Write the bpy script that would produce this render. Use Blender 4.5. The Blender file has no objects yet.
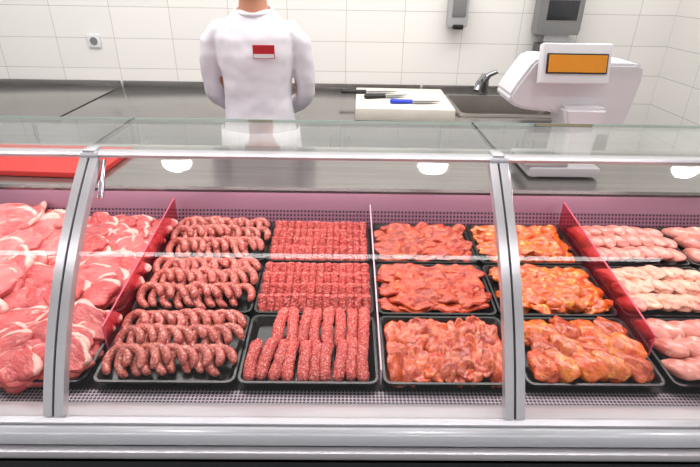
import bpy, bmesh, math, random
from mathutils import Vector, Matrix, Euler, noise
random.seed(7)
scene = bpy.context.scene
COL = scene.collection
R = math.radians
try:
    scene.view_settings.view_transform = 'Standard'
except Exception:
    pass

# ------------------------------------------------------------------ materials
def srgb(r, g, b):
    def f(c):
        c /= 255.0
        return c/12.92 if c <= 0.04045 else ((c+0.055)/1.055)**2.4
    return (f(r), f(g), f(b), 1.0)

def base_mat(name):
    m = bpy.data.materials.new(name); m.use_nodes = True
    nt = m.node_tree
    return m, nt, nt.nodes["Principled BSDF"]

def mathn(nt, op, a, b=None, clamp=False):
    n = nt.nodes.new("ShaderNodeMath"); n.operation = op; n.use_clamp = clamp
    for i, v in enumerate((a, b)):
        if v is None: continue
        if isinstance(v, (int, float)): n.inputs[i].default_value = v
        else: nt.links.new(v, n.inputs[i])
    return n.outputs[0]

def ramp(nt, fac, stops):
    n = nt.nodes.new("ShaderNodeValToRGB")
    cr = n.color_ramp
    while len(cr.elements) < len(stops): cr.elements.new(0.5)
    for e, (p, c) in zip(cr.elements, stops):
        e.position = p; e.color = c
    nt.links.new(fac, n.inputs[0])
    return n.outputs[0]

def noise_tex(nt, vec, scale, detail=3, rough=0.5):
    n = nt.nodes.new("ShaderNodeTexNoise")
    n.inputs["Scale"].default_value = scale
    n.inputs["Detail"].default_value = detail
    n.inputs["Roughness"].default_value = rough
    nt.links.new(vec, n.inputs["Vector"])
    return n.outputs["Fac"]

def plain(name, color, rough=0.5, metal=0.0, var=0.06, scale=8, bump=0.0, bscale=60, coat=0.0, stretch=None, bd=0.01):
    m, nt, p = base_mat(name)
    tc = nt.nodes.new("ShaderNodeTexCoord")
    vec = tc.outputs["Object"]
    if stretch:
        mp = nt.nodes.new("ShaderNodeMapping"); mp.inputs["Scale"].default_value = stretch
        nt.links.new(vec, mp.inputs["Vector"]); vec = mp.outputs[0]
    c1 = tuple(min(1, c*(1-var)) for c in color[:3])+(1,)
    c2 = tuple(min(1, c*(1+var)) for c in color[:3])+(1,)
    f = noise_tex(nt, vec, scale)
    nt.links.new(ramp(nt, f, [(0.3, c1), (0.7, c2)]), p.inputs["Base Color"])
    p.inputs["Roughness"].default_value = rough
    p.inputs["Metallic"].default_value = metal
    p.inputs["Coat Weight"].default_value = coat
    if bump:
        b = nt.nodes.new("ShaderNodeBump"); b.inputs["Strength"].default_value = bump
        b.inputs["Distance"].default_value = bd
        nt.links.new(noise_tex(nt, vec, bscale, 2), b.inputs["Height"])
        nt.links.new(b.outputs[0], p.inputs["Normal"])
    return m

def emis(name, color, s):
    m, nt, p = base_mat(name)
    p.inputs["Base Color"].default_value = color
    p.inputs["Emission Color"].default_value = color
    p.inputs["Emission Strength"].default_value = s
    return m

def meat(name, c1, c2, c3, scale=25, fat=(0.6, 0.68), fscale=60, rim=None, bump=0.5, bscale=90, rough=0.3, coat=0.3, herb=None, bd=0.006, fiber=None, pv=0.12):
    m, nt, p = base_mat(name)
    tc = nt.nodes.new("ShaderNodeTexCoord"); oi = nt.nodes.new("ShaderNodeObjectInfo")
    add = nt.nodes.new("ShaderNodeVectorMath"); add.operation = 'ADD'
    nt.links.new(mathn(nt, 'MULTIPLY', oi.outputs["Random"], 7.0), add.inputs[1])
    nt.links.new(tc.outputs["Object"], add.inputs[0])
    vec = add.outputs[0]
    colr = ramp(nt, noise_tex(nt, vec, scale, 4), [(0.35, c1), (0.65, c2)])
    vf = vec
    if fiber:
        mp = nt.nodes.new("ShaderNodeMapping"); mp.inputs["Scale"].default_value = fiber
        nt.links.new(vec, mp.inputs["Vector"]); vf = mp.outputs[0]
    fac = ramp(nt, noise_tex(nt, vf, fscale, 3, 0.6), [(fat[0], (0, 0, 0, 1)), (fat[1], (1, 1, 1, 1))])
    mx = nt.nodes.new("ShaderNodeMix"); mx.data_type = 'RGBA'
    nt.links.new(fac, mx.inputs["Factor"]); nt.links.new(colr, mx.inputs["A"]); mx.inputs["B"].default_value = c3
    out = mx.outputs["Result"]
    if rim:
        sp = nt.nodes.new("ShaderNodeSeparateXYZ"); nt.links.new(tc.outputs["Generated"], sp.inputs[0])
        dx = mathn(nt, 'SUBTRACT', sp.outputs[0], 0.49); dy = mathn(nt, 'SUBTRACT', sp.outputs[1], 0.38)
        d = mathn(nt, 'SQRT', mathn(nt, 'ADD', mathn(nt, 'MULTIPLY', dx, dx), mathn(nt, 'MULTIPLY', dy, dy)))
        d = mathn(nt, 'ADD', d, mathn(nt, 'MULTIPLY', noise_tex(nt, vec, 30, 2), 0.10))
        f3 = ramp(nt, d, [(rim, (0, 0, 0, 1)), (rim+0.03, (1, 1, 1, 1))])
        m3 = nt.nodes.new("ShaderNodeMix"); m3.data_type = 'RGBA'
        nt.links.new(f3, m3.inputs["Factor"]); nt.links.new(out, m3.inputs["A"]); m3.inputs["B"].default_value = srgb(232, 182, 170)
        out = m3.outputs["Result"]
    if herb:
        v = nt.nodes.new("ShaderNodeTexVoronoi"); v.inputs["Scale"].default_value = herb[0]
        nt.links.new(vec, v.inputs["Vector"])
        f2 = ramp(nt, v.outputs["Distance"], [(herb[1], (1, 1, 1, 1)), (herb[1]+0.05, (0, 0, 0, 1))])
        m2 = nt.nodes.new("ShaderNodeMix"); m2.data_type = 'RGBA'
        nt.links.new(f2, m2.inputs["Factor"]); nt.links.new(out, m2.inputs["A"]); m2.inputs["B"].default_value = herb[2]
        out = m2.outputs["Result"]
    hs = nt.nodes.new("ShaderNodeHueSaturation")
    nt.links.new(mathn(nt, 'ADD', mathn(nt, 'MULTIPLY', oi.outputs["Random"], 2*pv), 1-pv*1.2), hs.inputs["Value"])
    nt.links.new(out, hs.inputs["Color"]); out = hs.outputs[0]
    nt.links.new(out, p.inputs["Base Color"])
    p.inputs["Roughness"].default_value = rough
    p.inputs["Coat Weight"].default_value = coat
    p.inputs["Coat Roughness"].default_value = 0.1
    b = nt.nodes.new("ShaderNodeBump"); b.inputs["Strength"].default_value = bump
    b.inputs["Distance"].default_value = bd
    nt.links.new(noise_tex(nt, vf, bscale, 4), b.inputs["Height"])
    nt.links.new(b.outputs[0], p.inputs["Normal"])
    nt.links.new(b.outputs[0], p.inputs["Coat Normal"])
    return m

def glass_mat(name, tint, f0=0.045, body=0.0, bodycol=(1, 1, 1, 1)):
    m = bpy.data.materials.new(name); m.use_nodes = True
    nt = m.node_tree; nt.nodes.clear()
    out = nt.nodes.new("ShaderNodeOutputMaterial")
    tr = nt.nodes.new("ShaderNodeBsdfTransparent"); tr.inputs[0].default_value = tint
    gl = nt.nodes.new("ShaderNodeBsdfGlossy"); gl.inputs["Roughness"].default_value = 0.01
    ge = nt.nodes.new("ShaderNodeNewGeometry")
    dt = nt.nodes.new("ShaderNodeVectorMath"); dt.operation = 'DOT_PRODUCT'
    nt.links.new(ge.outputs["Normal"], dt.inputs[0]); nt.links.new(ge.outputs["Incoming"], dt.inputs[1])
    c = mathn(nt, 'ABSOLUTE', dt.outputs["Value"])
    k = mathn(nt, 'POWER', mathn(nt, 'SUBTRACT', 1.0, c, True), 5.0)
    f = mathn(nt, 'ADD', mathn(nt, 'MULTIPLY', k, 1-f0), f0, True)
    mx = nt.nodes.new("ShaderNodeMixShader")
    nt.links.new(f, mx.inputs[0])
    src = tr.outputs[0]
    if body:
        df = nt.nodes.new("ShaderNodeBsdfDiffuse"); df.inputs[0].default_value = bodycol
        m2 = nt.nodes.new("ShaderNodeMixShader"); m2.inputs[0].default_value = body
        nt.links.new(tr.outputs[0], m2.inputs[1]); nt.links.new(df.outputs[0], m2.inputs[2])
        src = m2.outputs[0]
    nt.links.new(src, mx.inputs[1]); nt.links.new(gl.outputs[0], mx.inputs[2])
    nt.links.new(mx.outputs[0], out.inputs[0])
    return m

def dots_mat(name, base, dark, pitch, axes=(0, 1), rad=0.33, metal=0.6, rough=0.35):
    m, nt, p = base_mat(name)
    tc = nt.nodes.new("ShaderNodeTexCoord")
    sp = nt.nodes.new("ShaderNodeSeparateXYZ"); nt.links.new(tc.outputs["Object"], sp.inputs[0])
    def cell(o):
        a = mathn(nt, 'FRACT', mathn(nt, 'DIVIDE', o, pitch))
        a = mathn(nt, 'SUBTRACT', a, 0.5)
        return mathn(nt, 'MULTIPLY', a, a)
    s = mathn(nt, 'ADD', cell(sp.outputs[axes[0]]), cell(sp.outputs[axes[1]]))
    f = mathn(nt, 'LESS_THAN', s, rad*rad)
    mx = nt.nodes.new("ShaderNodeMix"); mx.data_type = 'RGBA'
    nt.links.new(f, mx.inputs["Factor"]); mx.inputs["A"].default_value = base; mx.inputs["B"].default_value = dark
    nt.links.new(mx.outputs["Result"], p.inputs["Base Color"])
    p.inputs["Metallic"].default_value = metal; p.inputs["Roughness"].default_value = rough
    return m

def tile_mat(name, axis, color, mortar, w=0.4, h=0.2, offx=0.0, offz=0.0, msize=0.002, rough=0.22, stag=0.0):
    m, nt, p = base_mat(name)
    tc = nt.nodes.new("ShaderNodeTexCoord")
    sp = nt.nodes.new("ShaderNodeSeparateXYZ"); nt.links.new(tc.outputs["Object"], sp.inputs[0])
    cb = nt.nodes.new("ShaderNodeCombineXYZ")
    nt.links.new(mathn(nt, 'ADD', sp.outputs[axis[0]], offx), cb.inputs[0])
    nt.links.new(mathn(nt, 'ADD', sp.outputs[axis[1]], offz), cb.inputs[1])
    br = nt.nodes.new("ShaderNodeTexBrick"); br.offset = stag; br.squash = 1.0
    br.inputs["Scale"].default_value = 1.0
    br.inputs["Brick Width"].default_value = w; br.inputs["Row Height"].default_value = h
    br.inputs["Mortar Size"].default_value = msize; br.inputs["Mortar Smooth"].default_value = 0.1
    c2 = tuple(c*0.96 for c in color[:3])+(1,)
    br.inputs["Color1"].default_value = color; br.inputs["Color2"].default_value = c2
    br.inputs["Mortar"].default_value = mortar
    nt.links.new(cb.outputs[0], br.inputs["Vector"])
    nt.links.new(br.outputs["Color"], p.inputs["Base Color"])
    b = nt.nodes.new("ShaderNodeBump"); b.invert = True
    b.inputs["Strength"].default_value = 0.25; b.inputs["Distance"].default_value = 0.002
    nt.links.new(br.outputs["Fac"], b.inputs["Height"]); nt.links.new(b.outputs[0], p.inputs["Normal"])
    p.inputs["Roughness"].default_value = rough
    return m

STEEL = plain("brushed_steel", srgb(170, 171, 173), 0.28, 0.9, 0.05, 6, stretch=(1, 12, 12))
STEELW = plain("worktop_steel", srgb(152, 149, 146), 0.2, 0.85, 0.14, 5, stretch=(0.6, 10, 10))
DSTEEL = plain("dull_steel", srgb(105, 106, 108), 0.35, 0.8, 0.05, 6)
CHROME = plain("polished_chrome", srgb(190, 190, 196), 0.12, 1.0, 0.02)
TAPM = plain("tap_chrome", srgb(165, 167, 172), 0.15, 1.0, 0.02)
ALU = plain("satin_aluminium", srgb(212, 210, 215), 0.25, 0.5, 0.03, 10)
BUMP = plain("grey_bumper_plastic", srgb(182, 184, 190), 0.25, 0.15, 0.02, 4, coat=0.4)
BUMPD = plain("dark_grey_plastic", srgb(50, 52, 58), 0.4, 0, 0.04)
BLACKP = plain("black_tray_plastic", srgb(12, 12, 14), 0.3, 0, 0.1, coat=0.15)
BLACK = plain("black_handle_plastic", srgb(18, 18, 20), 0.4, 0, 0.1)
BLUE = plain("blue_handle_plastic", srgb(30, 60, 190), 0.4, 0, 0.05)
BLADE = plain("knife_steel", srgb(120, 122, 128), 0.25, 0.9, 0.03)
WHITEP = plain("white_plastic", srgb(222, 222, 226), 0.35, 0, 0.02)
SCALEP = plain("scale_grey_white_plastic", srgb(208, 207, 211), 0.4, 0, 0.02)
BOARDW = plain("white_cutting_board", srgb(228, 223, 210), 0.5, 0, 0.03, 12)
BOARDR = plain("red_cutting_board", srgb(190, 40, 34), 0.6, 0, 0.05, 10)
ORANGE = plain("amber_display", srgb(218, 140, 30), 0.25, 0, 0.05, 10)
GREYP = plain("grey_dispenser_plastic", srgb(130, 130, 130), 0.3, 0.2, 0.03)
GREYL = plain("light_grey_plastic", srgb(170, 170, 172), 0.35, 0, 0.03)
DARK = plain("dark_window_plastic", srgb(45, 46, 50), 0.15, 0, 0.05)
SHIRT = plain("white_jersey", srgb(226, 223, 230), 0.85, 0, 0.02, 5)
APRON = plain("white_apron_cotton", srgb(228, 224, 230), 0.9, 0, 0.02, 5, 0.5, 12)
TROU = plain("pale_trousers", srgb(205, 205, 208), 0.9, 0, 0.03)
SKIN = plain("skin", srgb(200, 140, 112), 0.5, 0, 0.04, 20)
HAIR = plain("dark_hair", srgb(45, 30, 22), 0.6, 0, 0.15, 60, 0.5, 120)
EYE = plain("eye_white", srgb(235, 232, 228), 0.2, 0, 0.02)
RED = plain("red_badge", srgb(180, 20, 35), 0.4, 0, 0.03)
PLASTER = plain("ceiling_paint", srgb(215, 215, 215), 0.9, 0, 0.02)
CASEIN = plain("case_liner_steel", srgb(164, 122, 142), 0.35, 0.35, 0.04, 5)
DECK = plain("deck_steel", srgb(32, 27, 30), 0.4, 0.5, 0.06)
GRILLE = dots_mat("perforated_grille", srgb(124, 116, 124), srgb(14, 11, 14), 0.0085, rad=0.38)
VENT = dots_mat("perforated_vent", srgb(150, 106, 128), srgb(40, 20, 30), 0.012, (0, 2), 0.3, 0.3)
GLASS = glass_mat("clear_glass", (0.992, 0.996, 0.994, 1), 0.016)
GLASSTOP = glass_mat("greenish_top_glass", (0.95, 0.975, 0.962, 1), 0.08, 0.03, (0.86, 0.93, 0.90, 1))
ACR = glass_mat("red_tinted_acrylic", (0.92, 0.44, 0.50, 1), 0.06, 0.12, srgb(205, 44, 66))
ACRED = plain("red_acrylic_edge", srgb(218, 95, 118), 0.3, 0, 0.03)
ACC = glass_mat("clear_acrylic", (0.97, 0.92, 0.94, 1), 0.06, 0.05, (0.9, 0.8, 0.83, 1))
ACCE = plain("acrylic_edge_white", srgb(215, 190, 200), 0.3, 0, 0.03)
GREENEDGE = plain("glass_edge_green", srgb(105, 145, 130), 0.2, 0, 0.04)
LAMPM = emis("lamp_diffuser", (1, 0.98, 0.96, 1), 75)
LINEM = emis("linear_lamp_diffuser", (1, 0.98, 0.98, 1), 17)

PORKP = meat("pale_pork", srgb(200, 84, 86), srgb(222, 120, 114), srgb(230, 160, 148), 16, (0.59, 0.74), 26, rim=0.585, bump=0.8, bscale=45, rough=0.38, coat=0.3, fiber=(1, 2.4, 1))
PORKR = meat("red_pork", srgb(180, 54, 58), srgb(210, 92, 88), srgb(226, 148, 136), 20, (0.59, 0.72), 34, rim=0.59, bump=0.8, bscale=55, rough=0.38, coat=0.3, fiber=(1, 2.4, 1))
SAUS = meat("fresh_sausage", srgb(160, 58, 50), srgb(194, 96, 82), srgb(226, 164, 148), 60, (0.54, 0.62), 190, bump=0.25, bscale=160, rough=0.3, coat=0.35, pv=0.10)
MINCE = meat("minced_meat", srgb(192, 54, 50), srgb(220, 94, 86), srgb(240, 170, 158), 110, (0.53, 0.62), 260, bump=0.8, bscale=240, rough=0.55, coat=0.05, pv=0.07)
MARR = meat("red_marinade_meat", srgb(170, 36, 5), srgb(216, 76, 13), srgb(232, 124, 46), 36, (0.57, 0.72), 50, bump=0.9, bscale=60, rough=0.25, coat=0.85, herb=(140, 0.22, srgb(98, 20, 4)), fiber=(1, 2.2, 1), pv=0.16)
MARO = meat("orange_marinade_chicken", srgb(200, 66, 3), srgb(228, 114, 7), srgb(242, 166, 46), 32, (0.57, 0.72), 40, bump=0.8, bscale=50, rough=0.24, coat=0.85, herb=(150, 0.21, srgb(135, 34, 5)), pv=0.15)
MARP = meat("salmon_marinade_chicken", srgb(180, 46, 4), srgb(214, 84, 11), srgb(232, 134, 46), 32, (0.57, 0.72), 42, bump=0.8, bscale=50, rough=0.25, coat=0.85, herb=(140, 0.22, srgb(110, 24, 5)), fiber=(1, 2, 1), pv=0.15)
RAWC = meat("raw_chicken", srgb(204, 118, 106), srgb(222, 148, 132), srgb(236, 196, 180), 22, (0.56, 0.68), 34, bump=0.35, bscale=45, rough=0.3, coat=0.45, pv=0.12)
RAWW = meat("raw_chicken_skin", srgb(220, 160, 134), srgb(232, 186, 162), srgb(214, 112, 102), 26, (0.57, 0.68), 36, bump=0.6, bscale=90, rough=0.33, coat=0.4, pv=0.12)

# ------------------------------------------------------------------ mesh helpers
WORLD = {}
def new_bm(): return bmesh.new()

def merge(bm, t, mi=0):
    for f in t.faces: f.material_index = mi
    me = bpy.data.meshes.new("tmp"); t.to_mesh(me); t.free()
    bm.from_mesh(me); bpy.data.meshes.remove(me)

def add_box(bm, c, s, rot=None, bev=0.0, mi=0, seg=2):
    t = bmesh.new(); bmesh.ops.create_cube(t, size=1)
    bmesh.ops.scale(t, vec=s, verts=t.verts)
    if bev: bmesh.ops.bevel(t, geom=list(t.edges), offset=bev, segments=seg, affect='EDGES', profile=0.6)
    if rot: bmesh.ops.rotate(t, cent=(0, 0, 0), matrix=Euler([R(a) for a in rot]).to_matrix(), verts=t.verts)
    bmesh.ops.translate(t, vec=c, verts=t.verts)
    merge(bm, t, mi)

def add_prism(bm, prof, x0, x1, axis='x', mi=0, bev=0.0, seg=2):
    t = bmesh.new()
    def P(a, b, x):
        return (x, a, b) if axis == 'x' else (a, x, b)
    A = [t.verts.new(P(a, b, x0)) for a, b in prof]; B = [t.verts.new(P(a, b, x1)) for a, b in prof]
    n = len(prof)
    t.faces.new(A); t.faces.new(B[::-1])
    for i in range(n): t.faces.new((A[i], B[i], B[(i+1) % n], A[(i+1) % n]))
    bmesh.ops.recalc_face_normals(t, faces=t.faces)
    if bev: bmesh.ops.bevel(t, geom=list(t.edges), offset=bev, segments=seg, affect='EDGES')
    merge(bm, t, mi)

def add_tube(bm, pts, rad, seg=14, mi=0, flat=None, cap=True):
    t = bmesh.new()
    pts = [Vector(p) for p in pts]; n = len(pts)
    if isinstance(rad, (int, float)): rad = [rad]*n
    tang = []
    for i in range(n):
        a = pts[max(0, i-1)]; b = pts[min(n-1, i+1)]
        tang.append((b-a).normalized())
    ref = Vector((0, 0, 1)) if abs(tang[0].z) < 0.9 else Vector((0, 1, 0))
    u = tang[0].cross(ref).normalized()
    rings = []
    for i in range(n):
        u = (u - tang[i]*u.dot(tang[i])).normalized()
        w = tang[i].cross(u)
        rr_ = rad[i]; ra, rb = (rr_, rr_) if not isinstance(rr_, tuple) else rr_
        rings.append([t.verts.new(pts[i]+u*math.cos(2*math.pi*k/seg)*ra+w*math.sin(2*math.pi*k/seg)*rb) for k in range(seg)])
    for i in range(n-1):
        for k in range(seg):
            t.faces.new((rings[i][k], rings[i][(k+1) % seg], rings[i+1][(k+1) % seg], rings[i+1][k]))
    if cap:
        t.faces.new(rings[0][::-1]); t.faces.new(rings[-1])
    bmesh.ops.recalc_face_normals(t, faces=t.faces)
    merge(bm, t, mi)

def add_cyl(bm, a, b, r, seg=20, mi=0):
    add_tube(bm, [a, b], r, seg, mi)

def add_ell(bm, c, s, mi=0, sub=3):
    t = bmesh.new(); bmesh.ops.create_icosphere(t, subdivisions=sub, radius=1)
    bmesh.ops.scale(t, vec=s, verts=t.verts); bmesh.ops.translate(t, vec=c, verts=t.verts)
    merge(bm, t, mi)

def finish(bm, name, mats, parent=None, origin=None, ang=35):
    if origin is None:
        origin = WORLD[parent.name] if parent else Vector((0, 0, 0))
    origin = Vector(origin)
    bmesh.ops.translate(bm, vec=-origin, verts=bm.verts)
    me = bpy.data.meshes.new(name); bm.to_mesh(me); bm.free()
    if not isinstance(mats, (list, tuple)): mats = [mats]
    for m in mats: me.materials.append(m)
    me.polygons.foreach_set("use_smooth", [True]*len(me.polygons))
    if ang < 180: me.set_sharp_from_angle(angle=R(ang))
    o = bpy.data.objects.new(name, me); COL.objects.link(o)
    if parent:
        o.parent = parent; o.location = origin - WORLD[parent.name]
    else:
        o.location = origin
    WORLD[o.name] = origin
    return o

def empty(name, loc, label, cat, group=None):
    o = bpy.data.objects.new(name, None); o.location = loc; o.empty_display_size = 0.1
    COL.objects.link(o); WORLD[o.name] = Vector(loc); top(o, label, cat, group); return o

def top(o, label, cat, group=None):
    o["label"] = label; o["category"] = cat
    if group: o["group"] = group
    return o

def struct(o, label, cat):
    o["kind"] = "structure"; o["label"] = label; o["category"] = cat; return o

def copyobj(src, name, mat4, label, cat, group):
    o = src.copy(); o.name = name; o.matrix_world = mat4
    COL.objects.link(o); top(o, label, cat, group); return o

# ------------------------------------------------------------------ room shell
XR = 2.25; YB = 3.7
bm = new_bm(); add_box(bm, ((XR-3.2)/2, YB+0.05, 1.5), (XR+3.4, 0.1, 3.0))
struct(finish(bm, "wall_back", tile_mat("wall_tiles", (0, 2), srgb(236, 233, 229), srgb(188, 185, 180), offx=2.0+4.0, offz=-0.01+2.0)), "cream white glazed tile wall", "wall")
bm = new_bm(); add_box(bm, (XR+0.05, YB-2.2, 1.5), (0.1, 4.4, 3.0))
struct(finish(bm, "wall_right", tile_mat("wall_tiles_side", (1, 2), srgb(236, 233, 229), srgb(188, 185, 180), offx=0.3+4, offz=-0.01+2.0)), "cream white glazed tile side wall", "wall")
bm = new_bm(); add_box(bm, (-0.5, 0.8, -0.03), (5.8, 6.2, 0.06))
struct(finish(bm, "floor", tile_mat("floor_tiles", (0, 1), srgb(120, 118, 115), srgb(70, 68, 66), 0.3, 0.3, 4, 4, rough=0.4)), "grey tiled floor", "floor")
bm = new_bm(); add_box(bm, (-0.5, 0.8, 3.03), (5.8, 6.2, 0.06))
struct(finish(bm, "ceiling", PLASTER), "white painted ceiling", "ceiling")

# ------------------------------------------------------------------ back counter cabinets
for i, (x0, x1) in enumerate([(-2.95, -1.80), (-1.79, -0.62), (-0.61, 0.55), (0.56, 1.55)]):
    e = empty("base_cabinet", ((x0+x1)/2, 3.25, 0), "stainless steel base cabinet with hinged doors under the worktop", "cabinet", "steel base cabinets along the wall")
    hgt = 0.765 if i < 3 else 0.60
    bm = new_bm(); add_box(bm, ((x0+x1)/2, 3.28, 0.08+hgt/2), (x1-x0, 0.80, hgt), bev=0.003)
    add_box(bm, ((x0+x1)/2, 3.32, 0.04), (x1-x0-0.04, 0.7, 0.08))
    if i == 3: add_box(bm, ((x0+x1)/2, 2.89, 0.46), (x1-x0, 0.02, 0.76))
    finish(bm, "body", DSTEEL, e)
    w = (x1-x0)/2
    for k in range(2):
        bm = new_bm(); cx = x0+w*(k+0.5)
        add_box(bm, (cx, 2.87, 0.47), (w-0.012, 0.02, 0.74), bev=0.004)
        d = finish(bm, "door", STEEL, e)
        bm = new_bm(); hx = cx+(w/2-0.05)*(1 if k == 0 else -1)
        add_tube(bm, [(hx, 2.86, 0.62), (hx, 2.835, 0.64), (hx, 2.835, 0.76), (hx, 2.86, 0.78)], 0.006, 10)
        finish(bm, "handle", CHROME, d)
def worktop(x0, x1, label, hole=None):
    bm = new_bm()
    y0, y1 = 2.80, 3.695; z = 0.89; t = 0.04
    if hole:
        hx0, hx1, hy0, hy1 = hole
        add_box(bm, ((x0+hx0)/2, (y0+y1)/2, z-t/2), (hx0-x0, y1-y0, t))
        add_box(bm, ((x1+hx1)/2, (y0+y1)/2, z-t/2), (x1-hx1, y1-y0, t))
        add_box(bm, ((hx0+hx1)/2, (y0+hy0)/2, z-t/2), (hx1-hx0, hy0-y0, t))
        add_box(bm, ((hx0+hx1)/2, (hy1+y1)/2, z-t/2), (hx1-hx0, y1-hy1, t))
    else:
        add_box(bm, ((x0+x1)/2, (y0+y1)/2, z-t/2), (x1-x0, y1-y0, t), bev=0.004)
    add_box(bm, ((x0+x1)/2, y1-0.008, z+0.012), (x1-x0, 0.014, 0.05), bev=0.003)
    o = finish(bm, "worktop", STEELW, origin=((x0+x1)/2, 3.25, 0.85))
    top(o, label, "worktop", "steel worktops"); return o
worktop(-2.95, -1.61, "brushed stainless steel worktop with rear upstand")
worktop(-1.59, 0.54, "long brushed stainless steel worktop carrying the cutting board")
worktop(0.555, 1.55, "stainless steel worktop with inset sink", hole=(0.68, 1.40, 2.94, 3.48))
def rr(cx, cy, hx, hy, r, z, n=6):
    out = []
    for q, (sx, sy) in enumerate([(1, 1), (-1, 1), (-1, -1), (1, -1)]):
        for k in range(n+1):
            a = math.pi/2*q + math.pi/2*k/n
            out.append(Vector((cx+sx*(hx-r)+r*math.cos(a), cy+sy*(hy-r)+r*math.sin(a), z)))
    return out
def ringloft(t, rings, capfirst=False, caplast=True):
    V = [[t.verts.new(p) for p in r] for r in rings]; n = len(V[0])
    for i in range(len(V)-1):
        for k in range(n): t.faces.new((V[i][k], V[i][(k+1) % n], V[i+1][(k+1) % n], V[i+1][k]))
    if capfirst: t.faces.new(V[0][::-1])
    if caplast: t.faces.new(V[-1])
e = empty("sink", (1.04, 3.21, 0.70), "stainless steel sink basin with mixer tap set in the worktop", "sink")
bm = new_bm()
t = bmesh.new()
ringloft(t, [rr(1.04, 3.21, 0.38, 0.285, 0.05, 0.892), rr(1.04, 3.21, 0.375, 0.28, 0.05, 0.904), rr(1.04, 3.21, 0.345, 0.255, 0.05, 0.904), rr(1.04, 3.21, 0.34, 0.25, 0.05, 0.885), rr(1.04, 3.21, 0.32, 0.23, 0.06, 0.72)])
bmesh.ops.reverse_faces(t, faces=t.faces); merge(bm, t)
finish(bm, "basin", plain("sink_steel", srgb(130, 124, 118), 0.3, 0.6, 0.06), e)
TX = 0.955
bm = new_bm()
add_cyl(bm, (TX, 3.54, 0.892), (TX, 3.54, 0.99), 0.034)
add_tube(bm, [(TX, 3.54, 0.97), (TX-0.01, 3.53, 1.01), (TX-0.03, 3.46, 1.03), (TX-0.09, 3.34, 1.0), (TX-0.10, 3.32, 0.965)], 0.020)
tp = finish(bm, "tap", TAPM, e, ang=50)
bm = new_bm(); add_tube(bm, [(TX, 3.54, 0.99), (TX+0.03, 3.535, 1.03), (TX+0.08, 3.52, 1.055)], [0.028, 0.018, 0.013])
finish(bm, "lever", TAPM, tp, ang=60)

# ------------------------------------------------------------------ chopping block & knives
bm = new_bm(); add_box(bm, (0.345, 3.09, 0.926), (0.56, 0.58, 0.070), rot=(0, 0, -1.5), bev=0.006)
top(finish(bm, "cutting_board", BOARDW, origin=(0.345, 3.09, 0.892)), "thick white cutting board lying on steel worktop", "cutting board")
def knife(loc, ang, hm, label, L=0.17, H=0.12):
    e = empty("kitchen_knife", loc, label, "knife")
    e.rotation_euler = (0, 0, R(ang))
    o = Vector(loc)
    bm = new_bm()
    add_tube(bm, [o+Vector(p) for p in [(-H, 0, 0.012), (-H+0.01, 0, 0.014), (-H*0.6, -0.003, 0.013), (-0.02, 0, 0.012), (0, 0, 0.012)]],
             [(0.010, 0.008), (0.020, 0.015), (0.018, 0.013), (0.017, 0.012), (0.019, 0.012)], 12)
    h = finish(bm, "handle", hm, e, ang=60)
    bm = new_bm()
    prof = [(0, -0.018), (0.02, -0.028), (L*0.6, -0.024), (L*0.9, -0.004), (L, 0.014), (L*0.6, 0.018), (0, 0.018)]
    t = bmesh.new()
    A = [t.verts.new(o+Vector((x, y, 0.0115))) for x, y in prof]; B = [t.verts.new(o+Vector((x, y, 0.0135 if y > 0 else 0.012))) for x, y in prof]
    t.faces.new(A[::-1]); t.faces.new(B)
    for i in range(len(prof)): t.faces.new((A[i], A[(i+1) % 7], B[(i+1) % 7], B[i]))
    bmesh.ops.recalc_face_normals(t, faces=t.faces); merge(bm, t)
    finish(bm, "blade", BLADE, e)
knife((0.13, 3.20, 0.961), 4, BLACK, "large kitchen knife with black handle on white board", 0.2, 0.16)
knife((0.24, 3.08, 0.961), 14, BLACK, "black-handled knife with wide blade on white board", 0.15, 0.13)
knife((0.39, 2.94, 0.961), 3, BLUE, "blue-handled boning knife on white cutting board", 0.17, 0.13)

# ------------------------------------------------------------------ wall fixtures
e = empty("soap_dispenser", (0.745, 3.64, 1.31), "grey wall-mounted soap dispenser", "soap dispenser")
bm = new_bm()
add_box(bm, (0.745, 3.645, 1.43), (0.13, 0.10, 0.22), bev=0.015); finish(bm, "housing", GREYL, e)
bm = new_bm(); add_box(bm, (0.745, 3.592, 1.45), (0.09, 0.012, 0.12), bev=0.005); finish(bm, "window", GREYP, e)
bm = new_bm(); add_box(bm, (0.745, 3.60, 1.325), (0.07, 0.06, 0.03), bev=0.008); finish(bm, "push_lever", BLACK, e)
e = empty("paper_towel_dispenser", (1.41, 3.62, 1.28), "dark grey wall-mounted paper towel dispenser", "towel dispenser")
bm = new_bm()
t = bmesh.new()
ringloft(t, [rr(1.41, 3.62, 0.14, 0.075, 0.03, 1.29), rr(1.41, 3.62, 0.145, 0.078, 0.03, 1.32), rr(1.41, 3.62, 0.145, 0.075, 0.03, 1.62)], True, True)
bmesh.ops.recalc_face_normals(t, faces=t.faces); merge(bm, t); finish(bm, "housing", GREYP, e)
bm = new_bm(); add_box(bm, (1.41, 3.545, 1.44), (0.20, 0.012, 0.12), bev=0.004); finish(bm, "window", DARK, e)
bm = new_bm(); add_box(bm, (1.41, 3.58, 1.27), (0.16, 0.004, 0.05), rot=(8, 0, 0)); finish(bm, "paper_sheet", WHITEP, e)
bm = new_bm(); add_box(bm, (1.46, 3.62, 1.12), (0.32, 0.13, 0.22), bev=0.008); add_box(bm, (1.46, 3.552, 1.18), (0.26, 0.01, 0.03), mi=1)
top(finish(bm, "wall_box", [DSTEEL, BLACK], origin=(1.46, 3.62, 1.01)), "small dark steel box with slot fixed on tiles", "wall box")
e = empty("power_socket", (-1.74, 3.695, 1.19), "white wall power socket on tiles", "socket")
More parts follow.
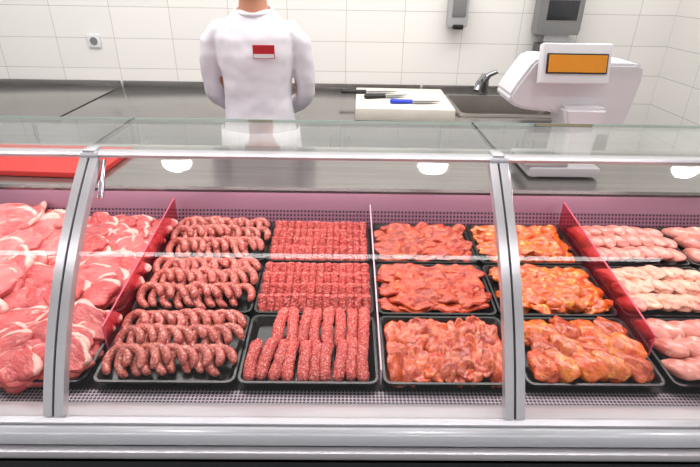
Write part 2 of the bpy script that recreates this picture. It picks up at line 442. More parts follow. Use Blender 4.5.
bm = new_bm(); add_box(bm, (-1.74, 3.692, 1.19), (0.085, 0.014, 0.085), bev=0.005); finish(bm, "cover_plate", WHITEP, e)
bm = new_bm(); add_cyl(bm, (-1.74, 3.688, 1.19), (-1.74, 3.682, 1.19), 0.026); finish(bm, "socket_well", GREYP, e)

# ------------------------------------------------------------------ display counter
X0, X1 = -1.90, 2.22
def zd(y): return 0.785 + 0.081*(y-0.86)
YR = 1.552
ctr = empty("display_counter", (0.1, 1.3, 0), "refrigerated butcher display counter with curved glass front and grey bumper", "display counter")
bm = new_bm()
add_box(bm, ((X0+X1)/2, 1.42, 0.40), (X1-X0, 1.22, 0.60), bev=0.004)
add_box(bm, ((X0+X1)/2, 1.45, 0.05), (X1-X0-0.02, 1.1, 0.10))
finish(bm, "body", BUMPD, ctr)
bm = new_bm()
add_prism(bm, [(0.72, 0.70), (0.72, 0.762), (0.79, 0.775), (0.85, zd(0.85)-0.004), (YR, zd(YR)-0.004), (YR, 0.70)], X0, X1)
finish(bm, "deck", DECK, ctr)
bm = new_bm()
add_prism(bm, [(0.792, 0.776), (0.792, 0.787), (0.838, 0.789), (0.838, 0.776)], X0, X1)
finish(bm, "air_grille", GRILLE, ctr)
bm = new_bm()
add_prism(bm, [(0.792, 0.775), (0.792, 0.797), (0.770, 0.808), (0.738, 0.812), (0.728, 0.806), (0.728, 0.775)], X0, X1)
finish(bm, "glass_ledge", ALU, ctr)
bm = new_bm()
add_prism(bm, [(0.727, 0.775), (0.727, 0.800), (0.716, 0.800), (0.706, 0.795), (0.700, 0.787), (0.698, 0.780), (0.70, 0.776)], X0, X1)
finish(bm, "bumper", BUMP, ctr)
bm = new_bm()
add_prism(bm, [(0.73, 0.775), (0.704, 0.775), (0.704, 0.767), (0.73, 0.767)], X0, X1)
finish(bm, "seam_strip", BUMPD, ctr)
bm = new_bm()
add_prism(bm, [(0.76, 0.768), (0.700, 0.768), (0.692, 0.763), (0.689, 0.755), (0.690, 0.748), (0.694, 0.742), (0.76, 0.740)], X0, X1)
finish(bm, "lower_rail", ALU, ctr)
bm = new_bm()
add_box(bm, ((X0+X1)/2, 0.735, 0.720), (X1-X0, 0.03, 0.045), bev=0.004)
finish(bm, "kick_fascia", DSTEEL, ctr)
bm = new_bm()
add_prism(bm, [(YR, 0.78), (YR, 0.845), (1.598, 0.950), (1.64, 0.952), (1.64, 0.78)], X0, X1)
finish(bm, "rear_liner", CASEIN, ctr)
bm = new_bm()
add_prism(bm, [(YR+0.006, 0.856), (YR+0.002, 0.857), (YR+0.018, 0.896), (YR+0.024, 0.896)], X0, X1)
finish(bm, "air_vent", VENT, ctr)
bm = new_bm()
add_prism(bm, [(1.598, 0.950), (1.594, 0.960), (1.598, 0.970), (2.06, 0.970), (2.064, 0.960), (2.06, 0.938), (1.65, 0.938)], X0, X1)
finish(bm, "service_shelf", STEELW, ctr)
bm = new_bm(); add_box(bm, ((X0+X1)/2, 2.0, 0.8), (X1-X0, 0.06, 0.27)); finish(bm, "service_side_panel", DSTEEL, ctr)

PROF = [(0.742, 0.812), (0.775, 0.875), (0.815, 0.940), (0.86, 1.003), (0.91, 1.062), (0.970, 1.122), (1.038, 1.180), (1.070, 1.206), (1.105, 1.233)]
def interp_prof(n=32):
    P = [Vector((a, b)) for a, b in PROF]; out = []
    m = len(P)-1
    for i in range(n+1):
        s = i/n*m; k = min(int(s), m-1); f = s-k
        p1 = P[k]; p2 = P[k+1]
        p0 = P[k-1] if k > 0 else p1*2-p2
        p3 = P[k+2] if k+2 <= m else p2*2-p1
        out.append(0.5*((2*p1)+(-p0+p2)*f+(2*p0-5*p1+4*p2-p3)*f*f+(-p0+3*p1-3*p2+p3)*f**3))
    for _ in range(12):
        out = [out[0]]+[(out[i-1]+out[i]*2+out[i+1])/4 for i in range(1, len(out)-1)]+[out[-1]]
    return out
PP = interp_prof()
def offs(P, d):
    out = []
    for i in range(len(P)):
        a = P[max(0, i-1)]; b = P[min(len(P)-1, i+1)]; t = (b-a).normalized()
        out.append(P[i]+Vector((-t.y, t.x))*d)
    return out
UPX = [-1.540, -0.585, 0.355, 1.315]
bays = [(X0, UPX[0]), (UPX[0], UPX[1]), (UPX[1], UPX[2]), (UPX[2], UPX[3]), (UPX[3], X1)]
def add_sweep(bm, d0, d1, x0, x1, P=PP, mi=0):
    A = offs(P, d0); B = offs(P, d1)
    t = bmesh.new(); n = len(P)
    q = [[t.verts.new((x, p.x, p.y)) for p in S] for x in (x0, x1) for S in (A, B)]
    a0, b0, a1, b1 = q
    for i in range(n-1):
        t.faces.new((a0[i], a0[i+1], a1[i+1], a1[i])); t.faces.new((b0[i], b1[i], b1[i+1], b0[i+1]))
        t.faces.new((a0[i], b0[i], b0[i+1], a0[i+1])); t.faces.new((a1[i], a1[i+1], b1[i+1], b1[i]))
    t.faces.new((a0[0], a1[0], b1[0], b0[0])); t.faces.new((a0[-1], b0[-1], b1[-1], a1[-1]))
    bmesh.ops.recalc_face_normals(t, faces=t.faces); merge(bm, t, mi)
for (a, b) in bays:
    bm = new_bm(); add_sweep(bm, 0.0, 0.005, a+0.012, b-0.012)
    g = finish(bm, "front_glass", GLASS, ctr, ang=60)
    g["label"] = "curved clear front glass pane"
    bm = new_bm(); add_box(bm, ((a+b)/2, 1.253, 1.256), (b-a-0.006, 0.255, 0.008))
    g = finish(bm, "top_glass", GLASSTOP, ctr)
    bm = new_bm(); add_box(bm, ((a+b)/2, 1.382, 1.256), (b-a-0.006, 0.003, 0.0082))
    finish(bm, "glass_edge", GREENEDGE, g)
    bm = new_bm()
    add_prism(bm, [(1.105, 1.239), (1.102, 1.246), (1.106, 1.2515), (1.130, 1.2515), (1.132, 1.243), (1.128, 1.239)], a+0.006, b-0.006)
    finish(bm, "top_rail", ALU, ctr)
for x in UPX:
    for s in (-1, 1):
        bm = new_bm(); add_sweep(bm, -0.010, 0.010, x+s*0.0115-0.0090, x+s*0.0115+0.0090)
        finish(bm, "upright", ALU, ctr, ang=40)
    bm = new_bm(); add_sweep(bm, -0.012, 0.006, x-0.0025, x+0.0025); finish(bm, "gasket", BUMPD, ctr, ang=40)
    bm = new_bm()
    add_box(bm, (x, 1.122, 1.2545), (0.028, 0.04, 0.006), bev=0.002)
    add_cyl(bm, (x-0.019, 1.106, 1.244), (x+0.019, 1.106, 1.244), 0.009)
    finish(bm, "hinge", ALU, ctr)
    bm = new_bm()
    add_cyl(bm, (x+0.028, 1.112, 1.232), (x+0.028, 1.070, 1.178), 0.005)
    add_cyl(bm, (x+0.028, 1.080, 1.192), (x+0.028, 1.055, 1.158), 0.007)
    finish(bm, "glass_strut", CHROME, ctr)

# dividers
def divider(x, y0, y1, h0, h1, m, me_, label):
    e = empty("tray_divider", (x, (y0+y1)/2, zd(y0)), label, "divider")
    bm = new_bm()
    add_prism(bm, [(y0, zd(y0)+0.001), (y0, zd(y0)+h0), (y1, zd(y1)+h1), (y1, zd(y1)+0.001)], x-0.0015, x+0.0015)
    finish(bm, "panel", m, e)
    bm = new_bm()
    add_tube(bm, [(x, y0, zd(y0)+0.002), (x, y0, zd(y0)+h0), (x, y1, zd(y1)+h1)], 0.0022, 6)
    finish(bm, "edge_trim", me_, e)
divider(-0.570, 0.955, 1.548, 0.078, 0.108, ACR, ACRED, "red tinted acrylic divider between pork and sausages")
divider(0.744, 0.940, 1.548, 0.078, 0.108, ACR, ACRED, "red tinted acrylic divider beside marinated chicken")
divider(0.088, 0.86, 1.548, 0.045, 0.09, ACC, ACCE, "clear acrylic divider between mince and marinated meat")

# ------------------------------------------------------------------ trays
COLX = {"L2": -1.056, "L1": -0.734, "A": -0.400, "B": -0.077, "C": 0.252, "D": 0.576, "E": 0.910, "E2": 1.232}
ROWY = [0.954, 1.189, 1.425]
SLOPE = math.atan(0.081)
def tray_frame(c, r):
    x = COLX[c]; y = ROWY[r]
    return Matrix.Translation((x, y, zd(y)+0.002)) @ Matrix.Rotation(SLOPE, 4, 'X')
t = bmesh.new()
hx, hy = 0.159, 0.114
ringloft(t, [rr(0, 0, hx-0.018, hy-0.018, 0.012, 0.0), rr(0, 0, hx-0.004, hy-0.004, 0.016, 0.021), rr(0, 0, hx, hy, 0.02, 0.021), rr(0, 0, hx, hy, 0.02, 0.0245),
             rr(0, 0, hx-0.006, hy-0.006, 0.016, 0.0245), rr(0, 0, hx-0.020, hy-0.020, 0.012, 0.004)], True, True)
bmesh.ops.recalc_face_normals(t, faces=t.faces)
tray_src = None
for c in COLX:
    for r in range(3):
        if c == "E2" and r == 0: continue
        M = tray_frame(c, r)
        if tray_src is None:
            tray_src = finish(t, "meat_tray", BLACKP, ang=30); tray_src.matrix_world = M
            top(tray_src, "shallow black plastic tray on the chilled deck", "tray", "black meat trays")
        else:
            copyobj(tray_src, "meat_tray", M, "shallow black plastic tray on the chilled deck", "tray", "black meat trays")

# ------------------------------------------------------------------ meat meshes
def mesh_from(bm, name, mat):
    me = bpy.data.meshes.new(name); bm.to_mesh(me); bm.free(); me.materials.append(mat)
    me.polygons.foreach_set("use_smooth", [True]*len(me.polygons)); return me

def blob_mesh(name, a, b, c, seed, mat, amp=0.25, freq=1.6, bend=0.0, taper=0.0, edge=0.0, ripple=0.0, sub=4, pw=2.0, crease=0.15, rf=18, ef=1.2, ridge=0.0):
    t = bmesh.new(); bmesh.ops.create_icosphere(t, subdivisions=sub, radius=1)
    off = Vector((seed*3.7, seed*1.3, seed*2.1))
    for v in t.verts:
        p = v.co.copy()
        n = noise.noise(p*freq+off)
        th = math.atan2(p.y, p.x)
        o = 1+edge*noise.noise(Vector((math.cos(th)*ef, math.sin(th)*ef, seed*5.3)))*2
        q = p*(1+amp*n)
        if pw != 2.0:
            rad = math.hypot(p.x, p.y)
            zz = (1-min(1, rad)**pw)**(1/pw)*math.copysign(1, p.z) if abs(p.z) > 1e-4 else 0
            q = Vector((p.x*(1+amp*0.5*n), p.y*(1+amp*0.5*n), zz*(1+amp*0.6*n)))
        x = q.x*a*o; y = q.y*b*o*(1+taper*q.x); z = q.z*c
        z += ripple*noise.noise(Vector((x*rf, y*rf, seed)))+bend*(x*x)/(a*a)*a
        z += crease*c*noise.noise(Vector((x*70, y*70, z*70+seed)))
        if ridge:
            z -= ridge*max(0.0, 1-abs(noise.noise(Vector((x*14, y*34, seed*2.2))))*9)
        v.co = (x, y, z)
    return mesh_from(t, name, mat)

def log_mesh(name, L, r, seed, mat, rough=0.12, curve=0.0, seg=18, n=22, fr=90, tp=0.5):
    t = bmesh.new()
    pts = []; rad = []
    for i in range(n+1):
        s = i/n; e = min(s, 1-s)*L
        rr_ = r*tp
        k = 0.5+0.5*math.sqrt(max(0.0, 1-(1-min(1, e/rr_))**2)) if e < rr_ else 1
        if i in (0, n): k = 0.4
        pts.append(Vector(((0.002*noise.noise(Vector((s*3, seed, 0)))), (s-0.5)*L, curve*math.sin(s*math.pi))))
        rad.append(k*r)
    add_tube(t, pts, rad, seg)
    for v in t.verts:
        nn = noise.noise(v.co*fr+Vector((seed, 0, 0)))
        d = Vector((v.co.x, 0, v.co.z))
        if d.length > 1e-5: v.co += d.normalized()*nn*r*rough*1.5
        v.co.y += 0.0025*noise.noise(v.co*fr*1.3)
    return mesh_from(t, name, mat)

def u_mesh(name, w, r, seed):
    t = bmesh.new(); pts = []; N = 26
    rnd = random.Random(seed)
    a0 = R(rnd.uniform(-62, -30)); a1 = R(180+rnd.uniform(30, 62)); el = rnd.uniform(1.0, 1.3)
    rad = []
    for i in range(N+1):
        s = i/N; a = a0+(a1-a0)*s
        pts.append(Vector((w*math.cos(a), w*el*math.sin(a), 0.003*math.sin(3*s+seed))))
        e = min(i, N-i)
        rad.append(r*[0.25, 0.72, 0.93, 1.0][min(e, 3)]*(1+0.06*noise.noise(Vector((i*0.5, seed, 0)))))
    add_tube(t, pts, rad, 14)
    for v in t.verts: v.co *= 1+0.02*noise.noise(v.co*70)
    return mesh_from(t, name, SAUS)

def put(name, me, M, label, cat, group):
    o = bpy.data.objects.new(name, me); o.matrix_world = M; COL.objects.link(o)
    top(o, label, cat, group); return o

def TR(x, y, z): return Matrix.Translation((x, y, z))
def RX(a): return Matrix.Rotation(R(a), 4, 'X')
def RY(a): return Matrix.Rotation(R(a), 4, 'Y')
def RZ(a): return Matrix.Rotation(R(a), 4, 'Z')
ru = random.uniform

# sausages
US = [u_mesh("sausage_mesh", 0.0282, 0.0108, i) for i in range(8)]
for r in range(3):
    F = tray_frame("A", r)
    for row in range(3):
        n = 9
        for i in range(n):
            x = -0.120+0.240*i/(n-1)+ru(-0.004, 0.004)+(0.006 if row == 1 else 0)
            y = 0.070-row*0.062+ru(-0.005, 0.005)
            M = F @ TR(x, y, 0.025+(0.008 if row == 1 else 0.003)+ru(-0.002, 0.003)) @ RZ(ru(-16, 16)+26) @ RX(14+ru(-5, 5)) @ RY(-22+ru(-5, 5))
            put("sausage", random.choice(US), M, "fresh pink sausage link curled in a horseshoe, packed in tray", "sausage", "fresh sausages in black trays")

# mince rolls, packed
ML = [log_mesh("mince_roll_mesh", 0.050, 0.0118, i, MINCE, 0.26, fr=240) for i in range(5)]
for r in (1, 2):
    F = tray_frame("B", r)
    for layer in range(4):
        for i in range(14):
            x = -0.139+0.278*i/13+ru(-0.001, 0.001)
            M = F @ TR(x, -0.074+layer*0.045+ru(-.002, .002), 0.024+layer*0.003+ru(-0.0015, 0.0015)) @ RX(48+ru(-3, 3)) @ RY(ru(0, 360))
            put("minced_meat_roll", random.choice(ML), M, "small minced meat roll packed in even rows in tray", "minced meat roll", "packed minced meat rolls")
MF = [log_mesh("mince_finger_mesh", 0.110, 0.0140, 10+i, MINCE, 0.24, 0.008, fr=200, tp=1.4) for i in range(4)]
F = tray_frame("B", 0)
for i in range(8):
    put("minced_meat_roll", random.choice(MF), F @ TR(-0.076+0.204*i/7+ru(-.003, .003), 0.052, 0.037+ru(-.002, .004)) @ RZ(ru(-10, 2)) @ RX(16) @ RY(ru(-40, 40)),
        "long minced meat roll loosely laid in tray", "minced meat roll", "loose minced meat rolls in front tray")
for i in range(10):
    put("minced_meat_roll", random.choice(MF), F @ TR(-0.128+0.256*i/9+ru(-.003, .003), -0.046+ru(-.004, .004), 0.023+ru(-.002, .003)) @ RZ(ru(-12, 2)) @ RX(12) @ RY(ru(-40, 40)),
        "long minced meat roll loosely laid in tray", "minced meat roll", "loose minced meat rolls in front tray")

def shingle(c, r, meshes, nx, ny, name, label, cat, group, z0=0.018, tilt=(5, 25), yaw=(-30, 30), roll=(-12, 12), jit=0.009, mx=0.115, my=0.072, dome=0.010, layers=1, lz=0.012):
    F = tray_frame(c, r)
    for l in range(layers):
        k = 1-0.18*l
        for j in range(ny):
            for i in range(nx):
                x = (-mx+2*mx*(i+(0.25 if (j+l) % 2 else -0.25))/(max(1, nx-1)))*k+ru(-jit, jit)
                x = max(-mx, min(mx, x))
                y = (my-2*my*j/max(1, ny-1))*k+ru(-jit, jit)
                y = max(-my, min(my, y))
                z = z0+dome*(1-(x/mx)**2*0.7-(y/my)**2*0.3)+l*lz+ru(-0.003, 0.003)
                M = F @ TR(x, y, z) @ RZ(ru(*yaw)) @ RX(ru(*tilt)) @ RY(ru(*roll))
                put(name, random.choice(meshes), M, label, cat, group)

MS = [blob_mesh("marinated_slice_mesh", 0.054, 0.026, 0.0058, i, MARR, 0.3, 1.5, -0.03, 0.1, 0.19, 0.015, pw=3.4, crease=0.45, rf=28, ef=1.6, ridge=0.0025) for i in range(7)]
MS2 = [blob_mesh("marinated_slice_mesh", 0.047, 0.024, 0.0062, 20+i, MARP, 0.3, 1.5, -0.04, 0.12, 0.18, 0.014, pw=3.4, crease=0.45, rf=28, ef=1.6, ridge=0.0025) for i in range(7)]
MC = [blob_mesh("marinated_chicken_mesh", 0.041, 0.026, 0.0115, 30+i, MARO, 0.3, 1.5, -0.08, 0.15, 0.17, 0.011, crease=0.35, rf=28, ef=1.6, ridge=0.003) for i in range(7)]
MC2 = [blob_mesh("marinated_chicken_mesh", 0.049, 0.029, 0.020, 40+i, MARO if i % 2 else MARP, 0.26, 1.4, -0.06, 0.34, 0.10, 0.005, crease=0.14, ef=1.5, ridge=0.003) for i in range(7)]
shingle("C", 2, MS, 4, 4, "marinated_pork_slice", "thin red marinated pork slice heaped in tray", "marinated meat", "red marinated meat slices", layers=2, tilt=(0, 20), roll=(-9, 9), mx=0.106, my=0.072, dome=0.003, yaw=(-22, 22))
shingle("C", 1, MS, 4, 5, "marinated_pork_slice", "thin red marinated pork slice heaped in tray", "marinated meat", "red marinated meat slices", yaw=(-22, 22), layers=2, tilt=(0, 20), roll=(-9, 9), mx=0.106, my=0.076, dome=0.003)
shingle("C", 0, MS2, 8, 3, "marinated_chicken_strip", "salmon-orange marinated chicken strip folded over others in tray", "marinated meat", "orange marinated chicken strips", yaw=(55, 110), roll=(-26, 0), tilt=(-6, 6), layers=2, mx=0.122, my=0.056, dome=0.001, lz=0.006, z0=0.016)
shingle("D", 2, MC, 5, 4, "marinated_chicken_piece", "orange marinated chicken piece heaped in tray", "marinated chicken", "orange marinated chicken pieces", layers=2, tilt=(-5, 20), roll=(-15, 15), mx=0.112, my=0.072, dome=0.004)
shingle("D", 1, MC, 5, 4, "marinated_chicken_piece", "orange marinated chicken piece heaped in tray", "marinated chicken", "orange marinated chicken pieces", layers=2, tilt=(-5, 20), roll=(-15, 15), mx=0.112, my=0.074, dome=0.004)
shingle("D", 0, MC2, 5, 3, "marinated_chicken_piece", "plump glossy orange marinated chicken breast piece", "marinated chicken", "orange marinated chicken pieces", yaw=(-78, -38), layers=1, mx=0.112, my=0.060, dome=0.005, tilt=(8, 22), z0=0.028, jit=0.007)

RF = [blob_mesh("chicken_fillet_mesh", 0.048, 0.0215, 0.0175, 50+i, RAWC, 0.16, 1.2, -0.06, 0.30, 0.06, 0.002, crease=0.05, ridge=0.001) for i in range(5)]
RW = [blob_mesh("chicken_wing_mesh", 0.048, 0.021, 0.0165, 60+i, RAWW, 0.26, 1.5, -0.08, 0.34, 0.10, 0.005, crease=0.12, ridge=0.002) for i in range(4)]
for c in ("E", "E2"):
    shingle(c, 2, RF, 7, 3, "raw_chicken_fillet", "plump pale pink raw chicken fillet laid in rows", "chicken fillet", "raw chicken fillets", yaw=(-68, -58), layers=1, z0=0.028, mx=0.124, my=0.064, jit=0.002, tilt=(10, 16), roll=(-22, -14))
    shingle(c, 1, RW+RF[:1], 7, 3, "raw_chicken_wing", "pale skinned raw chicken wing piled in tray", "chicken wing", "raw chicken wings", yaw=(-65, -42), layers=1, z0=0.028, mx=0.124, my=0.064, jit=0.004, tilt=(10, 20), roll=(-24, -10))
    if c == "E": shingle(c, 0, RF, 7, 3, "raw_chicken_fillet", "plump pale pink raw chicken fillet laid in rows", "chicken fillet", "raw chicken fillets", yaw=(-68, -45), layers=1, z0=0.028, mx=0.124, my=0.064, jit=0.004, tilt=(10, 20), roll=(-24, -10))

PK = [blob_mesh("pork_slice_mesh", 0.074, 0.050, 0.0075, 70+i, PORKR, 0.25, 1.4, -0.015, 0.1, 0.22, 0.010, pw=6, crease=0.3, rf=18, ef=1.7, ridge=0.0015) for i in range(7)]
PC = [blob_mesh("pork_chop_mesh", 0.104, 0.072, 0.010, 80+i, PORKP, 0.25, 1.4, -0.015, 0.1, 0.22, 0.012, pw=6, crease=0.25, rf=14, ef=1.7, ridge=0.002) for i in range(7)]
for r in range(3):
    shingle("L1", r, PK, 4, 3, "raw_pork_slice", "raw red pork slice with pale fat edge, heaped", "pork slice", "raw red pork slices", layers=2, tilt=(4, 22), roll=(-14, 8), yaw=(-50, 50), mx=0.095, lz=0.012, dome=0.004, z0=0.022)
    shingle("L2", r, PC, 3, 3, "raw_pork_chop", "large pale pink raw pork chop piled loosely", "pork chop", "pale raw pork chops", layers=2, tilt=(6, 24), roll=(-16, 8), yaw=(-60, 60), mx=0.095, lz=0.022, dome=0.020 if r == 0 else 0.010, z0=0.034 if r == 0 else 0.028)

# ------------------------------------------------------------------ red board on shelf
bm = new_bm(); add_box(bm, (-1.14, 1.82, 0.981), (0.56, 0.30, 0.02), rot=(0, 0, -3), bev=0.004)
top(finish(bm, "cutting_board", BOARDR, origin=(-1.14, 1.82, 0.971)), "red plastic cutting board on the service shelf", "cutting board")

# ------------------------------------------------------------------ scale
e = empty("counter_scale", (0.84, 1.86, 0.971), "white counter weighing scale with amber display on steel shelf", "scale")
bm = new_bm(); add_box(bm, (0.80, 1.83, 0.994), (0.26, 0.24, 0.036), bev=0.010)
for sx in (-1, 1):
    for sy in (-1, 1): add_cyl(bm, (0.80+sx*0.10, 1.83+sy*0.09, 0.971), (0.80+sx*0.10, 1.83+sy*0.09, 0.98), 0.012)
finish(bm, "base", GREYL, e)
bm = new_bm(); add_box(bm, (0.73, 1.80, 1.019), (0.16, 0.16, 0.012), bev=0.004); finish(bm, "weighing_plate", STEEL, e)
bm = new_bm()
add_prism(bm, [(0.83, 0.985), (0.835, 1.10), (0.80, 1.20), (0.97, 1.20), (0.95, 1.10), (0.94, 0.985)], 1.83, 2.00, axis='y', bev=0.012, seg=3)
finish(bm, "column", SCALEP, e)
bm = new_bm()
add_prism(bm, [(0.622, 1.200), (0.614, 1.228), (0.628, 1.260), (0.655, 1.305), (0.682, 1.35), (0.70, 1.365), (0.73, 1.368), (0.93, 1.350), (1.06, 1.350), (1.088, 1.342), (1.096, 1.30), (1.084, 1.20), (1.068, 1.115), (1.050, 1.090), (1.0, 1.084), (0.92, 1.090), (0.87, 1.11), (0.83, 1.158), (0.78, 1.172), (0.70, 1.176), (0.655, 1.184)], 1.89, 2.08, axis='y', bev=0.010, seg=2)
finish(bm, "console_housing", SCALEP, e, ang=32)
bm = new_bm()
add_box(bm, (0.812, 1.85, 1.352), (0.246, 0.040, 0.138), rot=(-14, 0, 0), bev=0.009, seg=3)
d = finish(bm, "display_housing", WHITEP, e)
bm = new_bm(); add_box(bm, (0.812, 1.8265, 1.357), (0.216, 0.006, 0.068), rot=(-14, 0, 0), bev=0.002); add_box(bm, (0.812, 1.8235, 1.3575), (0.204, 0.006, 0.058), rot=(-14, 0, 0), mi=1)
finish(bm, "display_panel", [BLACK, ORANGE], d)

# ------------------------------------------------------------------ person
PX, PY = -0.405, 2.38
e = empty("person", (PX, PY, 0), "person in white long-sleeved shirt and apron, hands behind back", "person")
def W(x, y, z): return (PX+x, PY+y, z)
def torso(bm, rows, seg=28):
    t = bmesh.new()
    rings = []
    for (z, rx, ry, cy) in rows:
        rings.append([Vector((PX+math.copysign(abs(math.cos(a))**0.85, math.cos(a))*rx, PY+cy+math.copysign(abs(math.sin(a))**0.85, math.sin(a))*ry, z)) for a in [2*math.pi*k/seg for k in range(seg)]])
    ringloft(t, rings, True, True); bmesh.ops.recalc_face_normals(t, faces=t.faces); merge(bm, t)
def remesh(o, vox, it=8):
    m = o.modifiers.new("remesh", 'REMESH'); m.mode = 'VOXEL'; m.voxel_size = vox; m.use_smooth_shade = True
    s = o.modifiers.new("smooth", 'SMOOTH'); s.factor = 0.5; s.iterations = it
bm = new_bm()
torso(bm, [(0.86, .13, .09, 0.0), (0.92, .155, .11, 0.0), (1.05, .130, .095, 0), (1.15, .130, .095, 0), (1.28, .15, .10, 0), (1.36, .145, .085, 0.0), (1.41, .11, .07, 0.005), (1.46, .07, .06, 0.01), (1.50, .06, .06, 0.01)])
add_tube(bm, [W(0, .01, 1.44), W(0, .005, 1.52), W(0, -.01, 1.60)], [0.070, 0.060, 0.056], 20)
add_ell(bm, W(0, -0.005, 1.68), (0.078, 0.098, 0.112)); add_ell(bm, W(0, -0.04, 1.61), (0.056, 0.06, 0.055))
add_tube(bm, [W(0, -.098, 1.70), W(0, -.118, 1.66), W(0, -.10, 1.645)], [0.009, 0.015, 0.012], 10)
add_ell(bm, W(0, -0.096, 1.618), (0.024, 0.010, 0.008), sub=2)
add_ell(bm, W(0, -0.088, 1.715), (0.055, 0.012, 0.008), sub=2)
for s in (-1, 1):
    add_ell(bm, W(s*0.080, 0.005, 1.67), (0.009, 0.02, 0.032), sub=2)
    add_tube(bm, [W(s*.11, 0, 1.38), W(s*.16, .005, 1.35), W(s*.194, .02, 1.25), W(s*.204, .048, 1.13), W(s*.192, .082, 1.085), W(s*.145, .145, 1.03), W(s*.08, .185, .99)],
             [.036, .038, .036, .035, .033, .030, .027], 16)
    add_tube(bm, [W(s*.08, .185, .99), W(s*.05, .20, .97), W(s*.01, .205, .95)], [(.026, .018), (.036, .016), (.034, .014)], 14)
    for k in range(4):
        b0 = Vector(W(s*.02, .205, .975-0.019*k))
        L = [.030, .034, .032, .026][k]
        add_tube(bm, [b0, b0+Vector((-s*L, .006, -.008)), b0+Vector((-s*L*1.7, .014 if s > 0 else .0, -.016)), b0+Vector((-s*L*2.1, .012, -.026))], [.0088, .0085, .008, .007], 8)
    b0 = Vector(W(s*.06, .20, .985)); add_tube(bm, [b0, b0+Vector((-s*.02, .01, .022)), b0+Vector((-s*.045, .014, .028))], [.011, .010, .008], 8)
    add_tube(bm, [W(s*.085, 0, .92), W(s*.092, -.005, .72), W(s*.095, -.005, .50), W(s*.098, .01, .30), W(s*.10, .015, .09)], [.088, .078, .056, .052, .036], 18)
    add_tube(bm, [W(s*.10, .03, .045), W(s*.105, -.06, .04), W(s*.115, -.15, .03)], [.036, .04, .028], 14)
body = finish(bm, "body", SKIN, e, ang=180); remesh(body, 0.0055, 4)
# shirt
bm = new_bm()
torso(bm, [(0.90, .174, .13, 0.0), (0.96, .170, .128, 0.0), (1.05, .158, .118, 0), (1.12, .153, .115, 0), (1.20, .158, .120, 0), (1.30, .176, .126, 0.0), (1.37, .182, .112, 0.0), (1.405, .170, .102, 0.005), (1.435, .140, .092, 0.012), (1.464, .104, .082, 0.018), (1.482, .082, .072, 0.022)])
for s in (-1, 1):
    add_tube(bm, [W(s*.09, 0.005, 1.400), W(s*.150, .005, 1.385), W(s*.194, .008, 1.342), W(s*.211, .014, 1.27), W(s*.217, .028, 1.18), W(s*.215, .046, 1.125), W(s*.204, .072, 1.092), W(s*.180, .104, 1.064), W(s*.14, .15, 1.03), W(s*.10, .178, 1.005)],
             [.055, .060, .057, .049, .045, .044, .043, .041, .038, .034], 18)
sh = finish(bm, "shirt", SHIRT, e, ang=180); remesh(sh, 0.007, 3)
tx = bpy.data.textures.new("fabric_folds", 'CLOUDS'); tx.noise_scale = 0.08; tx.noise_depth = 1
dm = sh.modifiers.new("folds", 'DISPLACE'); dm.texture = tx; dm.texture_coords = 'LOCAL'; dm.strength = 0.012; dm.mid_level = 0.45
s2 = sh.modifiers.new("smooth2", 'SMOOTH'); s2.iterations = 2
sh["label"] = "white long-sleeved crew neck shirt"
bm = new_bm()
t = [W(0.080*math.cos(a), 0.012+0.078*math.sin(a), 1.480+0.016*math.sin(a)) for a in [2*math.pi*k/32 for k in range(33)]]
add_tube(bm, t, 0.009, 8, cap=False); finish(bm, "collar", SHIRT, sh, ang=180)
bm = new_bm()
add_box(bm, W(0.056, -0.134, 1.325), (0.092, 0.004, 0.056), rot=(4, 0, 4), bev=0.0015)
add_box(bm, W(0.056, -0.1365, 1.308), (0.086, 0.003, 0.016), rot=(4, 0, 4), mi=1)
b = finish(bm, "name_badge", [RED, WHITEP], sh); b["label"] = "red and white name badge"
bm = new_bm()
torso(bm, [(0.86, .15, .11, 0.0), (0.92, .158, .118, 0.0), (0.985, .146, .108, 0)])
for s in (-1, 1):
    add_tube(bm, [W(s*.085, 0, .93), W(s*.094, -.003, .72), W(s*.098, 0, .48), W(s*.10, .012, .28), W(s*.10, .016, .085)], [.088, .090, .078, .072, .068], 18)
tr = finish(bm, "trousers", TROU, e, ang=180); remesh(tr, 0.01, 5)
bm = new_bm(); t = bmesh.new()
rings = []
for z in [.97, .90, .80, .70, .60, .52]:
    fl = (0.97-z)*0.05
    rings.append([Vector(W(math.sin(a)*(.184+fl), -math.cos(a)*(.142+fl)+0.004*math.sin(a*9), z)) for a in [R(-100+200*k/40) for k in range(41)]])
V = [[t.verts.new(p) for p in r] for r in rings]
for i in range(len(V)-1):
    for k in range(40): t.faces.new((V[i][k], V[i][k+1], V[i+1][k+1], V[i+1][k]))
merge(bm, t); ap = finish(bm, "apron", APRON, e, ang=180)
m = ap.modifiers.new("solid", 'SOLIDIFY'); m.thickness = 0.003
for s in (-1, 1):
    bm = new_bm()
    add_tube(bm, [W(s*.10, .06, .045), W(s*.10, .0, .055), W(s*.107, -.08, .045), W(s*.115, -.18, .03)], [(.03, .03), (.045, .045), (.048, .038), (.035, .022)], 16)
    add_box(bm, W(s*.107, -.06, .010), (0.095, 0.27, 0.02), bev=0.008)
    finish(bm, "shoe", WHITEP, e, ang=60)
    bm = new_bm(); add_ell(bm, W(s*.032, -.086, 1.69), (.013, .010, .010), sub=2); finish(bm, "eye", EYE, e, ang=180)
bm = new_bm(); t = bmesh.new(); bmesh.ops.create_icosphere(t, subdivisions=4, radius=1)
bmesh.ops.delete(t, geom=[v for v in t.verts if v.co.z < (0.35 if v.co.y < 0 else -0.25)], context='VERTS')
for v in t.verts:
    v.co = Vector(W(v.co.x*.086, v.co.y*.106, 1.685+v.co.z*.120))+Vector((0, 0, .003*noise.noise(v.co*12)))
merge(bm, t); h = finish(bm, "hair", HAIR, e, ang=180); m = h.modifiers.new("solid", 'SOLIDIFY'); m.thickness = 0.01

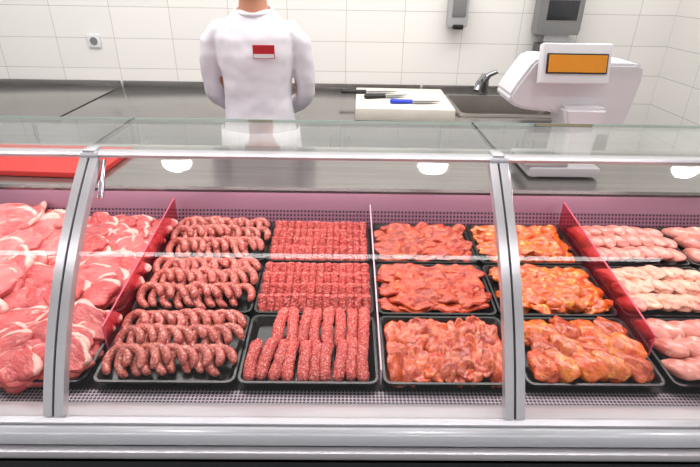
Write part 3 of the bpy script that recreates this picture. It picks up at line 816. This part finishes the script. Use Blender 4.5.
# ------------------------------------------------------------------ lamps
LY = 0.965
for i, x in enumerate([-2.5, -0.97, 0.515, 2.0]):
    le = empty("ceiling_downlight", (x, LY, 3.0), "round recessed white ceiling downlight, switched on", "ceiling lamp", "round ceiling downlights")
    rg = lambda r, z: [Vector((x+r*math.cos(2*math.pi*k/32), LY+r*math.sin(2*math.pi*k/32), z)) for k in range(32)]
    bm = new_bm(); t = bmesh.new()
    ringloft(t, [rg(.13, 3.0), rg(.13, 2.985), rg(.105, 2.975), rg(.10, 2.99)], False, False); merge(bm, t); finish(bm, "bezel", WHITEP, le)
    bm = new_bm(); t = bmesh.new(); ringloft(t, [rg(.090, 2.99), rg(.080, 2.986)], False, True); merge(bm, t); finish(bm, "diffuser", LAMPM, le)
le = empty("linear_ceiling_lamp", (0, -0.20, 3.0), "long white linear ceiling lamp, switched on", "ceiling lamp")
bm = new_bm(); add_box(bm, (-0.4, -0.20, 2.98), (5.0, 0.10, 0.04), bev=0.006); finish(bm, "housing", WHITEP, le)
bm = new_bm(); add_box(bm, (-0.4, -0.20, 2.957), (4.96, 0.075, 0.01)); finish(bm, "diffuser", LINEM, le)

def area(name, loc, rot, sx, sy, power, color=(1, 1, 1)):
    l = bpy.data.lights.new(name, 'AREA'); l.shape = 'RECTANGLE'; l.size = sx; l.size_y = sy; l.energy = power; l.color = color
    o = bpy.data.objects.new(name, l); o.location = loc; o.rotation_euler = [R(a) for a in rot]; COL.objects.link(o); return o
area("overhead_fill", (-0.3, 2.4, 2.94), (0, 0, 0), 4.5, 1.2, 98, (1, 0.985, 0.965))  # broad fill added over the staff side for general brightness, no fixture modelled
for (a, b) in bays[1:4]:
    area("case_light", ((a+b)/2, 1.122, 1.228), (18, 0, 0), 0.85, 0.03, 2.0, (1, 0.74, 0.78))

w = bpy.data.worlds.new("world"); scene.world = w; w.use_nodes = True
w.node_tree.nodes["Background"].inputs[0].default_value = (1.0, 0.98, 0.985, 1)
w.node_tree.nodes["Background"].inputs[1].default_value = 0.55

# ------------------------------------------------------------------ camera
cam = bpy.data.cameras.new("camera"); co = bpy.data.objects.new("camera", cam); COL.objects.link(co)
cam.sensor_width = 36; cam.lens = 500/700*36; cam.clip_start = 0.05
co.matrix_world = Matrix.Translation((0, 0, 1.62)) @ Matrix.Rotation(R(-0.8), 4, 'Z') @ Matrix.Rotation(R(90-27.3), 4, 'X') @ Matrix.Rotation(R(1.0), 4, 'Z')
scene.camera = co
